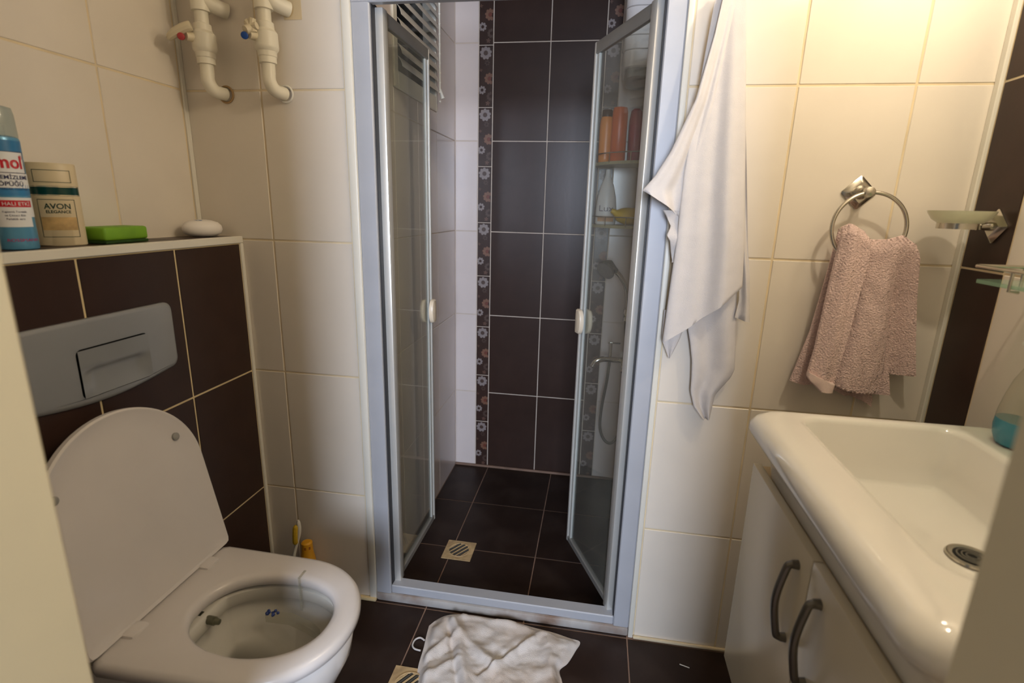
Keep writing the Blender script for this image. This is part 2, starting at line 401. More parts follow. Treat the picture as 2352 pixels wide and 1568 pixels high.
def leaf(hx, hy, fx, fy, side):
    d = Vector((fx-hx, fy-hy, 0)); ln = d.length; d.normalize(); n = Vector((d.y, -d.x, 0))   # n points right-hand of d
    T = Matrix(((d.x, n.x, 0, hx), (d.y, n.y, 0, hy), (0, 0, 1, 0), (0, 0, 0, 1)))
    z0, z1 = .062, 1.790
    bm = NB(); box(bm, -.006, .026, -.013, .013, z0-.006, z1, .004, 2); bm.transform(T)
    lf = part('door', bm, aluB, en, label='%s glass shower door swung inwards' % side)
    bm = NB(); box(bm, .022, ln, -.008, .008, z1-.034, z1, .002); bm.transform(T); part('top_rail', bm, aluD, lf)
    bm = NB(); box(bm, .022, ln, -.008, .008, z0, z0+.022, .002); bm.transform(T); part('bottom_rail', bm, aluD, lf)
    bm = NB(); box(bm, ln-.011, ln, -.009, .009, z0, z1, .002); bm.transform(T); part('edge_profile', bm, aluB, lf)
    bm = NB(); box(bm, ln-.030, ln-.011, -.0045, .0045, z0+.022, z1-.034, .001); bm.transform(T); part('edge_seal', bm, mat('pale_seal', (186, 188, 184), .4), lf)
    bm = NB(); box(bm, .022, ln-.011, -.002, .002, z0+.022, z1-.034); bm.transform(T); part('glass_pane', bm, glassD, lf)
    # half-round handles on both faces
    for s in (-1, 1):
        bm = NB(); zc = .925
        prof = [(ln-.002, zc-.042), (ln-.022, zc-.042)]+[(ln-.022-.022*math.cos(a), zc+.042*math.sin(a)) for a in [math.radians(-88+176*i/12) for i in range(13)]]+[(ln-.022, zc+.042), (ln-.002, zc+.042)]
        prof = prof[:1]+prof[2:-2]+prof[-1:]
        def rg(sc_, y): 
            cx = ln-.02
            return [(cx+(x-cx)*sc_, y, zc+(z-zc)*sc_) for x, z in prof]
        loft(bm, [rg(1, s*.0095), rg(1, s*.018), rg(.92, s*.023), rg(.6, s*.026)]); bm.transform(T)
        part('handle', bm, mat('ivory_plastic', (222, 206, 182), .35), lf, label='ivory half-round pull handle')
    return lf
leaf(-.600, 1.444, -.592, 1.812, 'left')
leaf(.112, 1.446, -.0405, 1.782, 'right')

# ------------------------------------------------------------------ toilet
TX, TYC = XT, .852
def seat_ring(z, off=0., x_back=-.906, n=44):
    pts = []; cx, a, b = -.665, .204+off, .183+off
    for i in range(n+1):
        t = -math.pi/2+math.pi*i/n
        ct = math.copysign(abs(math.cos(t))**.92, math.cos(t)); st = math.copysign(abs(math.sin(t))**.95, math.sin(t))
        pts.append((cx+a*ct, TYC+b*st, z))
    xb = x_back-off
    for k in range(1, 5): pts.append((cx+(xb+.02-cx)*k/4, TYC+b+(.004)*k/4, z))
    pts += [(xb+.006, TYC+b-.002, z), (xb, TYC+b-.02, z)]
    for k in range(1, 8): pts.append((xb, TYC+(b-.02)*(1-2*k/8), z))
    pts += [(xb, TYC-b+.02, z), (xb+.006, TYC-b+.002, z)]
    for k in range(4, 0, -1): pts.append((cx+(xb+.02-cx)*k/4, TYC-b-(.004)*k/4, z))
    return pts
def hole_ring(z, off=0., cx=-.661, n=None):
    out = []
    for p in seat_ring(0):
        ang = math.atan2(p[1]-TYC, p[0]-cx)
        c, s = math.cos(ang), math.sin(ang)
        a = (.147 if c > 0 else .152)+off; b = .113+off
        out.append((cx+a*math.copysign(abs(c)**.95, c), TYC-.002+b*math.copysign(abs(s)**.9, s), z))
    return out
to = thing('toilet', 'white wall-hung toilet with raised lid under the grey flush plate', 'toilet', (TX, TYC, 0))
bm = NB()
def body_ring(z, fx, hw, hb):     # bowl outside: front reach fx, half width, half width at the wall
    pts = []; n = 32; cx = TX+.30
    for i in range(n+1):
        t = -math.pi/2+math.pi*i/n; pts.append((cx+(fx-cx)*math.cos(t), TYC+hw*math.sin(t), z))
    for k in range(1, 7): pts.append((cx+(TX+.001-cx)*k/6, TYC+hw+(hb-hw)*k/6, z))
    for k in range(6, 0, -1): pts.append((cx+(TX+.001-cx)*k/6, TYC-hw-(hb-hw)*k/6, z))
    return pts
R0 = [body_ring(.07, TX+.33, .085, .12), body_ring(.09, TX+.37, .10, .13), body_ring(.16, TX+.43, .125, .155), body_ring(.26, TX+.515, .155, .17),
      body_ring(.34, TX+.553, .170, .178), body_ring(.395, TX+.562, .175, .18), body_ring(.404, TX+.558, .172, .178)]
loft(bm, R0, True, False)
# the rim top and the inside of the bowl
nn = len(R0[0])
def match(z, off, cx=-.661, sx=1., sy=1., dy=0.):
    out = []
    for p in R0[-1]:
        ang = math.atan2(p[1]-TYC, p[0]-cx); c, s = math.cos(ang), math.sin(ang)
        a = ((.147 if c > 0 else .152)+off)*sx; b = (.113+off)*sy
        out.append((cx+a*math.copysign(abs(c)**.95, c), TYC+dy+b*math.copysign(abs(s)**.9, s), z))
    return out
part('bowl', bm, ceram, to, 40)
bm = NB()
loft(bm, [R0[-1], match(.404, .012), match(.398, .004), match(.372, .003), match(.366, .008), match(.352, .012), match(.33, .004),
          match(.29, -.02), match(.262, -.045, cx=-.69, dy=.006), match(.240, -.062, cx=-.715, dy=.016), match(.225, -.068, cx=-.725, dy=.02), match(.13, -.075, cx=-.735, dy=.02)], False, True)
part('bowl_interior', bm, bowlm, to, 50)
wat = mat('bowl_water', (60, 52, 36), .03)
bm = NB(); loft(bm, [match(.205, -.066, cx=-.7275, dy=.02), match(.207, -.066, cx=-.7275, dy=.02)]); part('water', bm, wat, to)
# seat
bm = NB()
rings = [seat_ring(.410, -.006), seat_ring(.414, 0), seat_ring(.428, .001), seat_ring(.436, -.003), seat_ring(.4395, -.012),
         hole_ring(.4395, .016), hole_ring(.437, .006), hole_ring(.430, .0), hole_ring(.418, .0), hole_ring(.410, .004)]
loft(bm, rings+[rings[0]], False, False)
part('seat', bm, seatp, to, 60)
# lid standing open against the wall
LY = .858
def lid_ring(z, off=0., n=40):
    pts = []; cs, a, b = .25, .18+off, .195+off
    for i in range(n+1):
        t = -math.pi/2+math.pi*i/n; pts.append((cs+a*math.cos(t), LY+b*math.sin(t), z))
    x0 = .0-off*.5
    for k in range(1, 6): pts.append((cs+(x0+.012-cs)*k/5, LY+b, z))
    pts += [(x0+.003, LY+b-.003, z), (x0, LY+b-.012, z)]
    for k in range(1, 8): pts.append((x0, LY+(b-.012)*(1-2*k/8), z))
    pts += [(x0, LY-b+.012, z), (x0+.003, LY-b+.003, z)]
    for k in range(5, 0, -1): pts.append((cs+(x0+.012-cs)*k/5, LY-b, z))
    return pts
bm = NB()
lr = [lid_ring(-.001, -.004), lid_ring(.002, 0), lid_ring(.012, .001), lid_ring(.018, -.004), lid_ring(.021, -.018)]
inn = [lid_ring(0, -.008), lid_ring(.004, -.016), lid_ring(.005, -.05)]
loft(bm, list(reversed(inn))+lr, True, True)
hx, hz = -.893, .441
ang = math.radians(101)
for v in bm.verts:
    x, z = v.co.x, v.co.z
    v.co.x = hx+x*math.cos(ang)-z*math.sin(ang); v.co.z = hz+x*math.sin(ang)+z*math.cos(ang)
lid = part('lid', bm, seatp, to, 40)
dx, dz = math.cos(ang), math.sin(ang)
for s in (-1, 1):
    bm = NB(); c = Vector((hx+.318*dx-.004*dz, LY+s*(.138 if s > 0 else .150), hz+.318*dz+.004*dx)); nrm = Vector((dz, 0, -dx))
    tube(bm, [c-nrm*.002, c+nrm*.004, c+nrm*.006], [.009, .009, .006], 16); part('bumper', bm, mat('grey_bumper', (150, 148, 142), .5), lid)
for s in (-1, 1):
    bm = NB(); box(bm, -.907, -.868, LY+s*.105-.022, LY+s*.105+.022, .425, .4455, .006, 2); part('hinge', bm, seatp, to)
bm = NB(); cyl(bm, (-.822, .852, .392), (-.786, .853, .3885), .0095); cyl(bm, (-.826, .852, .392), (-.815, .852, .392), .014); cyl(bm, (-.786, .853, .3885), (-.776, .853, .388), .0078, .006)
part('bidet_nozzle', bm, mat('tarnished_chrome', (120, 120, 104), .3, metal=.85, var=.3, scale=60), to, label='small tarnished metal bidet nozzle')
# rim block clipped in the bowl
rb = thing('rim_block', 'small clear toilet freshener cage with blue crumbs inside the toilet bowl', 'toilet freshener', (-.64, .955, .40))
bm = NB(); box(bm, -.646, -.640, .956, .958, .350, .4405, .0005); box(bm, -.646, -.640, .956, .985, .4398, .4412, .0004); part('clip', bm, clearP, rb)
bm = NB()
for z in (.345,):
    ringp = [(-.72, .938), (-.66, .944), (-.60, .928), (-.57, .910), (-.575, .900), (-.61, .914), (-.66, .928), (-.718, .926)]
    loft(bm, [[(x, y, .332) for x, y in ringp], [(x, y, .352) for x, y in ringp]])
part('cage', bm, clearP, rb)
bm = NB()
for k in range(9):
    c = Vector((-.70+random.uniform(-.018, .016), .932+random.uniform(-.005, .004), .356+random.uniform(-.004, .008)))
    bmesh.ops.create_icosphere(bm, subdivisions=1, radius=random.uniform(.003, .006), matrix=Matrix.Translation(c))
part('blue_crumbs', bm, mat('freshener_blue', (38, 62, 130), .6, var=.3, scale=90), rb)

# flush plate
fp = thing('flush_plate', 'satin grey cistern flush plate on the brown tiles above the toilet', 'flush plate', (XT, .945, .96))
def yz_outline(y0, y1, z0, z1, r, sag=0., n=7):
    pts = []
    for cy, cz, a0 in ((y1-r, z1-r, 0), (y0+r, z1-r, 90), (y0+r, z0+r, 180), (y1-r, z0+r, 270)):
        for i in range(n+1):
            a = math.radians(a0+90*i/n); y = cy+r*math.cos(a); z = cz+r*math.sin(a)
            pts.append([y, z])
    # belly along the lower edge
    lo = [p for p in pts]
    i180 = 3*(n+1)
    extra = []
    for k in range(1, 14):
        t = k/14; extra.append([y0+r+(y1-y0-2*r)*t, z0-sag*math.sin(math.pi*t)])
    return pts[:i180]+extra+pts[i180:]
PY0, PY1 = .725, 1.108
def pr_(x, i): return [(x, y, z) for y, z in yz_outline(PY0+i, PY1-i, .893+i, 1.054-i, .022-i*.5, .018)]
def bt(x, i, dy=0.): return [(x, y, z) for y, z in yz_outline(.8535+i, 1.0225-i, .8935+i, .9935-i, .012-i*.2, 0)]
bm = NB(); loft(bm, [pr_(XT-.002, 0), pr_(XT+.007, 0), pr_(XT+.011, .004), pr_(XT+.012, .009), bt(XT+.012, -.0024), bt(XT+.001, -.0024)], True, False); part('plate', bm, grayp, fp)
bm = NB(); loft(bm, [bt(XT+.0006, -.0024), bt(XT+.0012, -.0024)]); part('button_gap', bm, blackm, fp)
bm = NB()
def dish(i):
    # the dished push button: a grid, flat rim and a scoop with a ledge
    ny, nz = 29, 21; V = []
    for a in range(ny):
        for b_ in range(nz):
            u, v = a/(ny-1), b_/(nz-1)
            y, z = .8535+u*.169, .8935+v*.100
            e = min(u, 1-u)*1.7; vv = v
            prof = 0
            if v < .62: prof = .010*math.sin(min(1, v/.50)*math.pi/2)*(1 if v < .50 else max(0, (.62-v)/.12))
            d = prof*min(1, e*3.2)
            V.append(bm.verts.new((XT+.0150-d, y, z)))
    for a in range(ny-1):
        for b_ in range(nz-1):
            bm.faces.new((V[a*nz+b_], V[(a+1)*nz+b_], V[(a+1)*nz+b_+1], V[a*nz+b_+1]))
dish(0)
part('button', bm, mat('grey_button', (146, 148, 149), .3, metal=.3, var=.05), fp, 60)

# ------------------------------------------------------------------ wash basin on its cabinet
CX0, CY0, CY1, CZ0, CZ1 = .374, .455, 1.138, .235, .752
va = thing('vanity_cabinet', 'cream lacquered bathroom cabinet with two doors under the basin', 'cabinet', ((CX0+XR)/2, .8, CZ0))
bm = NB(); box(bm, CX0+.019, XR-.002, CY0, CY1, CZ0, CZ1, .001); part('body', bm, mdfE, va)
for (y0, y1, hy) in ((.7975, CY1, .842), (CY0, .7945, .748)):
    bm = NB(); box(bm, CX0, CX0+.018, y0, y1, CZ0-.004, CZ1+.006, .0025, 2); dr = part('door', bm, mdf, va)
    bm = NB(); pts = []; x = CX0
    zt, zb = .716, .566
    P = smooth([(x-.004, hy, zt), (x-.012, hy, zt-.001), (x-.018, hy, zt-.012), (x-.027, hy, (zt+zb)/2), (x-.018, hy, zb+.012), (x-.012, hy, zb+.001), (x-.004, hy, zb)], 6)
    tube(bm, P, [.0066]*len(P), 10)
    for zz in (zt, zb): cyl(bm, (x+.001, hy, zz), (x-.010, hy, zz), .0085, .0072)
    part('handle', bm, mat('dark_pewter', (118, 113, 104), .3, metal=.85, var=.1), dr, label='curved pewter pull handle')
for (lx, ly) in ((CX0+.05, CY0+.05), (CX0+.05, CY1-.05), (XR-.06, CY0+.05), (XR-.06, CY1-.05)):
    bm = NB(); cyl(bm, (lx, ly, 0), (lx, ly, CZ0), .018, .022); part('leg', bm, aluD, va)
BZ = .885
ba = thing('wash_basin', 'white ceramic wash basin with rounded rim on the cream cabinet', 'basin', (.6, .825, CZ1))
BY0, BY1, BX1 = .497, 1.152, XR-.001
bm = NB()
rg = [rrect(.396, BX1, BY0+.045, BY1-.045, .03, .753), rrect(.390, BX1, BY0+.04, BY1-.042, .03, .790), rrect(.380, BX1, BY0+.022, BY1-.026, .035, .812),
      rrect(.358, BX1, BY0+.008, BY1-.008, .038, .830), rrect(.347, BX1, BY0, BY1, .042, .848), rrect(.348, BX1, BY0, BY1, .042, .862), rrect(.357, BX1, BY0+.008, BY1-.006, .042, .876),
      rrect(.374, BX1-.004, BY0+.022, BY1-.012, .04, .8835), rrect(.395, BX1-.008, BY0+.04, BY1-.018, .04, BZ),
      rrect(.430, .752, .600, 1.122, .045, BZ), rrect(.441, .744, .610, 1.117, .044, .8825), rrect(.447, .739, .618, 1.113, .042, .874),
      rrect(.462, .727, .650, 1.100, .03, .800), rrect(.472, .718, .672, 1.088, .022, .770), rrect(.476, .714, .680, 1.084, .018, .7655), rrect(.484, .706, .690, 1.076, .016, .764), rrect(.60, .665, .815, .875, .028, .758)]
loft(bm, rg, True, True); part('bowl', bm, ceramB, ba, 50)
DC = Vector((.636, .852, .7605))
bm = NB(); lathe(bm, DC, [(.012, .0012), (.024, .0016), (.031, .0034), (.034, .003), (.036, .000)], 36); dn_ = part('drain', bm, chromeB, ba, label='chrome basin drain')
bm = NB()
for k in range(3): ring_mesh(bm, DC+Vector((0, 0, .0034)), .008+.006*k, .0016, (1, 0, 0), (0, 1, 0), 24, 6)
part('grate', bm, steel, dn_)
bm = NB(); lathe(bm, DC, [(.0255, .0018), (.0255, .0024)], 30); part('drain_gap', bm, blackm, dn_)
# soap bottle on the basin ledge
bo = thing('soap_bottle', 'clear bottle with blue lower half on the basin ledge beside the wall', 'bottle', (.795, 1.045, BZ))
bm = NB()
prof = [(.020, 0), (.030, .003), (.036, .018), (.038, .035), (.037, .050)]
lathe(bm, (.795, 1.045, BZ+.001), prof, 32, .85, 1.1); part('liquid', bm, mat('blue_soap', (66, 138, 160), .2, var=.05), bo)
bm = NB()
lathe(bm, (.795, 1.045, BZ+.001), [(.0372, .0505), (.036, .065), (.031, .095), (.024, .125), (.014, .150), (.011, .160)], 32, .85, 1.1); bot_ = part('shell', bm, clearP, bo)
bm = NB(); lathe(bm, (.795, 1.045, BZ+.161), [(.013, 0), (.013, .018), (.007, .020), (.006, .035), (.010, .036), (.010, .044)], 20); cyl(bm, (.795, 1.045, BZ+.201), (.765, 1.04, BZ+.199), .005); part('pump', bm, pvc, bo)

# ------------------------------------------------------------------ sheet helper for hanging cloth
def interp(tab, z):
    tab = sorted(tab)
    if z <= tab[0][0]: return tab[0][1]
    for (a, x), (b, y) in zip(tab, tab[1:]):
        if z <= b: return x+(y-x)*(z-a)/(b-a)
    return tab[-1][1]
def sheet(bm, L, R, top, bot, yf, nu=30, nv=50, th=.003):
    V = []; W = []
    for j in range(nv+1):
        t = j/nv
        for i in range(nu+1):
            s = i/nu
            zt = top(s) if callable(top) else top
            zb = bot(s) if callable(bot) else bot
            z = zt+(zb-zt)*t
            x = interp(L, z)*(1-s)+interp(R, z)*s
            y = yf(s, t, x, z)
            V.append(bm.verts.new((x, y, z))); W.append(bm.verts.new((x, y+th, z)))
    k = nu+1
    for A, fl_ in ((V, 0), (W, 1)):
        for j in range(nv):
            for i in range(nu):
                q = [A[j*k+i], A[j*k+i+1], A[(j+1)*k+i+1], A[(j+1)*k+i]]
                bm.faces.new(q if fl_ else q[::-1])
    for j in range(nv):
        for i in (0, nu):
            bm.faces.new((V[j*k+i], V[(j+1)*k+i], W[(j+1)*k+i], W[j*k+i]))
    for i in range(nu):
        for j in (0, nv):
            bm.faces.new((V[j*k+i], V[j*k+i+1], W[j*k+i+1], W[j*k+i]))
def pw(pts):
    def f(s): return interp(pts, s)
    return f

# white towel on a hook (hook above the frame)
ho = thing('wall_hook', 'chrome wall hook above the hanging white towel', 'hook', (.262, D, 1.80))
bm = NB(); box(bm, .245, .279, D-.008, D, 1.775, 1.835, .003); part('plate', bm, chrome, ho)
bm = NB(); tube(bm, smooth([(.262, D-.006, 1.80), (.262, D-.04, 1.795), (.262, D-.052, 1.81), (.262, D-.052, 1.825)], 5), .005); part('hook', bm, chrome, ho)
tw = thing('white_towel', 'white cotton towel hanging in folds beside the shower frame', 'towel', (.262, 1.35, .76))
def gather(z): return max(0., min(1., (1.80-z)/.55))
bm = NB()
sheet(bm, [(1.795, .250), (1.748, .218), (1.527, .200), (1.384, .190), (1.221, .188), (1.091, .183), (.972, .179)],
      [(1.795, .270), (1.746, .284), (1.481, .318), (1.226, .349), (1.122, .357)], 1.795, pw([(0, .972), (.3, 1.010), (.7, 1.072), (1, 1.122)]),
      lambda s, t, x, z: 1.352-.024*math.sin(math.pi*s)*gather(z)-.011*math.sin(s*8.5+.4+z*.6)*gather(z)-.003*math.sin(s*19+z*1.2)*gather(z)-.008*(1-gather(z)), 44, 60)
part('front_fold', bm, cloth, tw, 80)
bm = NB()
sheet(bm, [(1.79, .247), (1.743, .231), (1.675, .222), (1.543, .196), (1.431, .152), (1.377, .122), (1.344, .096), (1.26, .155)],
      [(1.79, .262), (1.742, .262), (1.552, .240), (1.431, .222), (1.324, .206), (1.268, .200)], 1.79, pw([(0, 1.344), (.25, 1.322), (.6, 1.298), (.8, 1.285), (1, 1.262)]),
      lambda s, t, x, z: 1.324+.016*s-.008*math.sin(s*8+z*4)*gather(z)-.003*math.sin(s*17)*gather(z)-.006*math.cos(s*math.pi)*t, 30, 50)
part('corner_fold', bm, cloth, tw, 80)
bm = NB()
sheet(bm, [(1.30, .150), (1.287, .160), (1.262, .173), (1.241, .164), (1.228, .173), (1.18, .184)], [(1.30, .20), (1.18, .205)], 1.30, 1.175,
      lambda s, t, x, z: 1.347+.006*math.sin(t*9)-.004*s, 12, 24)
part('hem_fold', bm, cloth, tw, 80)
bm = NB()
sheet(bm, [(1.05, .180), (.974, .180), (.922, .203)], [(1.05, .238), (1.018, .236), (.975, .226), (.922, .206)], 1.05, .922, lambda s, t, x, z: 1.374+.004*math.sin(s*6), 10, 14)
part('back_corner', bm, cloth, tw, 80)
bm = NB()
sheet(bm, [(1.12, .236), (1.017, .240), (.970, .252), (.920, .262), (.870, .266), (.836, .267), (.794, .280), (.759, .308)],
      [(1.12, .350), (1.03, .361), (.904, .373), (.880, .366), (.850, .346), (.828, .332), (.761, .326)], 1.12, .759,
      lambda s, t, x, z: 1.374-.007*math.sin(s*9+1), 28, 40)
part('back_fold', bm, cloth, tw, 80)
bm = NB()
sheet(bm, [(1.79, .262), (1.70, .272), (1.4, .318), (1.226, .342), (1.142, .352), (1.088, .358), (1.04, .352)], [(1.79, .275), (1.74, .286), (1.48, .322), (1.226, .361), (1.143, .377), (1.031, .391)], 1.79, pw([(0, 1.042), (1, 1.030)]),
      lambda s, t, x, z: 1.366-.006*math.sin(s*7+z*9)*t, 12, 50)
part('side_fold', bm, cloth, tw, 80)

# towel ring and pink towel
tr = thing('towel_ring', 'chrome towel ring with square wall plate on the back wall', 'towel ring', (.603, D, 1.345))
def diamond_plate(parent, c, axis, s=.046, rot=math.radians(20)):
    bm = NB()
    rg = []
    for h, k in ((0, 1), (.004, 1), (.006, .9), (.013, .62), (.013, .45)):
        ring = []
        for i in range(4):
            a = rot+math.pi/2*i+math.pi/4
            for da in (-.06, .06):
                u, v = s*k*math.cos(a+da)*.74*1.35, s*k*math.sin(a+da)*.74*1.35
                ring.append((c[0]+u, c[1]-h, c[2]+v) if axis == 'y' else (c[0]-h, c[1]+u, c[2]+v))
        rg.append(ring)
    loft(bm, rg); return part('wall_plate', bm, chromeB, parent, 25)
diamond_plate(tr, (.603, D, 1.352), 'y', .038, math.radians(45))
bm = NB(); lathe(bm, (0, 0, 0), [(.016, 0), (.016, .004), (.011, .008), (.009, .035), (.012, .040), (.011, .050), (.004, .053)], 20)
bm.transform(Matrix.Translation((.603, D-.010, 1.352)) @ Matrix.Rotation(math.pi/2, 4, 'X')); part('boss', bm, chromeB, tr)
rc = Vector((.6145, 1.349, 1.272))
bm = NB(); ring_mesh(bm, rc, .079, .0047, (1, 0, 0), (0, .06, 1), 64, 12); part('ring', bm, chromeB, tr)
pt = thing('pink_hand_towel', 'pink terry hand towel draped over the chrome towel ring', 'towel', (.64, 1.35, .85))
ty = lambda s: 1.345
def terry(s, t, x, z): return .0018*math.sin(x*700)*math.sin(z*640)
bm = NB()
sheet(bm, [(1.272, .560), (1.148, .549), (1.016, .535), (.886, .508)], [(1.272, .69), (1.148, .70), (1.016, .71), (.853, .748)], pw([(0, 1.268), (.3, 1.20), (.7, 1.20), (1, 1.255)]),
      pw([(0, .886), (.16, .874), (.4, .877), (.55, .856), (1, .866)]), lambda s, t, x, z: 1.376-.006*math.sin(s*13+1)*(.4+t)+.012*(1-t)*-.6, 40, 50, .005)
part('back_layer', bm, pink, pt, 80)
bm = NB()
sheet(bm, [(.875, .654), (.855, .657), (.825, .705)], [(.875, .712), (.86, .712), (.825, .722)], .90, pw([(0, .852), (.75, .825), (1, .845)]), lambda s, t, x, z: 1.385+0*s, 8, 10, .004)
part('back_corner', bm, pink, pt, 80)
bm = NB()
sheet(bm, [(1.258, .606), (1.174, .606), (1.037, .602), (.90, .575)], [(1.262, .698), (1.240, .716), (1.209, .729), (1.098, .753), (.922, .787)], pw([(0, 1.256), (.15, 1.246), (.5, 1.248), (.85, 1.258), (1, 1.238)]),
      pw([(0, .897), (.2, .882), (.45, .871), (.64, .876), (.655, .915), (1, .922)]),
      lambda s, t, x, z: 1.337+.014*min(1, max(0, t-.08)*3)-(.015*math.sin(s*7.5-.9)+.004*math.sin(s*17+z*5))*(.1+.9*min(1, max(0, t-.05)*2.5))+.004*(t < .06)*(1-t/.06)+(.012 if s > .66 else 0)*min(1, max(0, t-.12)*1.6)+.016*math.exp(-(s/.10)**2)*min(1, max(0, t-.15)*2)+terry(s, t, x, z), 70, 80, .006)
part('front_layer', bm, pink, pt, 80)
bm = NB()
sheet(bm, [(1.282, .556), (1.193, .548), (1.088, .542), (.98, .536), (.915, .528)], [(1.262, .610), (1.196, .617), (1.113, .609), (1.006, .602), (.893, .590)], pw([(0, 1.272), (.2, 1.281), (.8, 1.266), (1, 1.252)]), pw([(0, .917), (.35, .888), (1, .884)]),
      lambda s, t, x, z: 1.326-.006*t-.013*math.sin(s*math.pi)*(.6+.4*t)-.004*math.sin(s*9+z*4)+.010*(t < .05)*(1-t/.05)+terry(s, t, x, z), 36, 80, .010)
part('folded_band', bm, pink, pt, 80)
bm = NB()
sheet(bm, [(.93, .5275), (.905, .526), (.88, .540)], [(.93, .592), (.905, .591), (.875, .588)], pw([(0, .926), (1, .900)]), pw([(0, .915), (.35, .882), (1, .878)]), lambda s, t, x, z: 1.314-.013*math.sin(s*math.pi), 20, 6, .012)
part('hem', bm, pinkH, pt, 80)
bm = NB()
sheet(bm, [(1.25, .706), (1.20, .722), (1.1, .745), (.93, .765)], [(1.25, .712), (1.23, .727), (1.19, .738), (1.1, .753), (.93, .775)], 1.25, .93, lambda s, t, x, z: 1.366, 6, 40, .006)
part('side_layer', bm, pinkH, pt, 80)

# soap dish on the brown stripe
sd = thing('soap_dish', 'frosted glass soap dish in chrome holder on the brown stripe', 'soap dish', (XR, 1.303, 1.284))
diamond_plate(sd, (XR, 1.303, 1.284), 'x', .036, math.radians(45))
bm = NB(); tube(bm, [(XR-.008, 1.303, 1.283), (XR-.03, 1.303, 1.283), (XR-.04, 1.303, 1.282)], [.010, .0075, .0075], 16); part('arm', bm, chromeB, sd)
cD = (XR-.074, 1.303, 1.276)
bm = NB()
loft(bm, [[(cD[0]+r*math.cos(a), cD[1]+r*math.sin(a), cD[2]+z) for a in [2*math.pi*i/40 for i in range(40)]] for r, z in ((.036, 0), (.039, .0), (.039, .012), (.036, .012), (.036, 0))], False, False); part('holder_ring', bm, chromeB, sd)
bm = NB(); lathe(bm, cD, [(.020, .008), (.036, .0105), (.050, .020), (.059, .034), (.060, .038), (.056, .037), (.044, .022), (.020, .014)], 40); part('dish', bm, glassF, sd)

# glass shelf on the right wall
gs = thing('glass_shelf', 'green-edged glass shelf with chrome guard rail on the right wall', 'shelf', (XR, .85, 1.18))
bm = NB()
o1 = [(XR-.002, .60), (.722, .60), (.716, .61), (.716, 1.122), (.724, 1.132), (XR-.002, 1.132)]
loft(bm, [[(x, y, 1.180) for x, y in o1], [(x, y, 1.187) for x, y in o1]]); part('glass', bm, glassS, gs, 20)
bm = NB(); P = [(XR-.003, .59, 1.2115), (.722, .59, 1.2115), (.714, .60, 1.2115), (.714, 1.126, 1.2115), (.722, 1.134, 1.2115), (XR-.003, 1.134, 1.2115)]
tube(bm, P, .0035, 10); part('rail', bm, chromeB, gs)
for yy in (.66, 1.035):
    bm = NB(); tube(bm, [(.714, yy, 1.2115), (.714, yy, 1.176), (.73, yy, 1.1745)], .0028, 8); part('post', bm, chromeB, gs)
bm = NB(); tube(bm, [(.80, 1.134, 1.2115), (.80, 1.134, 1.176)], .0028, 8); part('post', bm, chromeB, gs)

# ------------------------------------------------------------------ stop valves on the back wall
def valve_set(x, zoff, cap, label, twist):
    t = thing('stop_valve', label, 'pipe valve', (x, D, 1.57+zoff), 'stop valves on the back wall')
    y = D-.047; z = zoff
    bm = NB(); P = smooth([(x, y, 1.665+z), (x, y, 1.625+z), (x, y, 1.600+z), (x+.006, y+.012, 1.580+z), (x+.014, D-.004, 1.577+z)], 6)
    tube(bm, P, [.0165]*len(P), 20)
    part('elbow', bm, valve, t)
    bm = NB(); ring_mesh(bm, (x+.015, D-.0015, 1.577+z), .0205, .003, (1, 0, 0), (0, 0, 1), 24, 8); part('collar', bm, brass if twist > 0 else pvc, t)
    bm = NB(); lathe(bm, (x, y, 0), [(.016, 1.640+z), (.0215, 1.641+z), (.0215, 1.655+z), (.023, 1.657+z), (.024, 1.668+z), (.0285, 1.674+z), (.0295, 1.68+z), (.0285, 1.712+z), (.022, 1.720+z), (.021, 1.735+z), (.016, 1.737+z)], 28); vb = part('valve_body', bm, valve, t, 30)
    bm = NB(); cyl(bm, (x, y, 1.735+z), (x, y, 1.765+z), .0165); part('pipe', bm, valve, t)
    bm = NB(); lathe(bm, (x, y, 0), [(.017, 1.764+z), (.0225, 1.765+z), (.0225, 1.86+z), (.017, 1.861+z)], 24)
    tube(bm, smooth([(x, y, 1.80+z), (x+.02, y+.012, 1.785+z), (x+.042, D-.002, 1.778+z)], 5), [.0185]*11, 18); part('tee', bm, valve, t)
    # lever on the spindle, pointing to the front
    bm = NB(); cyl(bm, (x-.010, y-.016, 1.70+z), (x-.020, y-.040, 1.698+z), .0125, .010)
    if twist > 0:
        lv = [(x-.004, y-.036, 1.722+z), (x-.022, y-.044, 1.714+z), (x-.052, y-.050, 1.697+z), (x-.062, y-.046, 1.690+z)]
        tube(bm, smooth(lv, 4), [.011, .012, .012, .012, .012, .012, .012, .011, .010, .009, .008, .007, .005], 10)
    else:
        for k in range(5):
            a = 2*math.pi*k/5; c = Vector((x-.014+.015*math.cos(a), y-.036, 1.718+z+.017*math.sin(a)))
            tube(bm, [Vector((x-.014, y-.036, 1.716+z)), c], [.009, .0085], 10)
        cyl(bm, (x-.014, y-.028, 1.716+z), (x-.024, y-.048, 1.705+z), .014, .010)
    lvr = part('lever', bm, mat('yellowed_plastic', (216, 204, 176), .45, var=.05), vb)
    bm = NB(); cc = Vector((x-.024, y-.052, 1.694+z)) if twist > 0 else Vector((x-.026, y-.050, 1.693+z))
    dirn = Vector((.35, -.9, -.15)).normalized()
    tube(bm, [cc-dirn*.006, cc, cc+dirn*.001], [.0085, .0085, .007], 18); part('cap', bm, cap, vb)
valve_set(-1.048, 0, red, 'white plastic stop valve with red cap in the left corner', 1)
valve_set(-.871, 0, blue, 'white plastic stop valve with blue cap nearer the shower', -1)
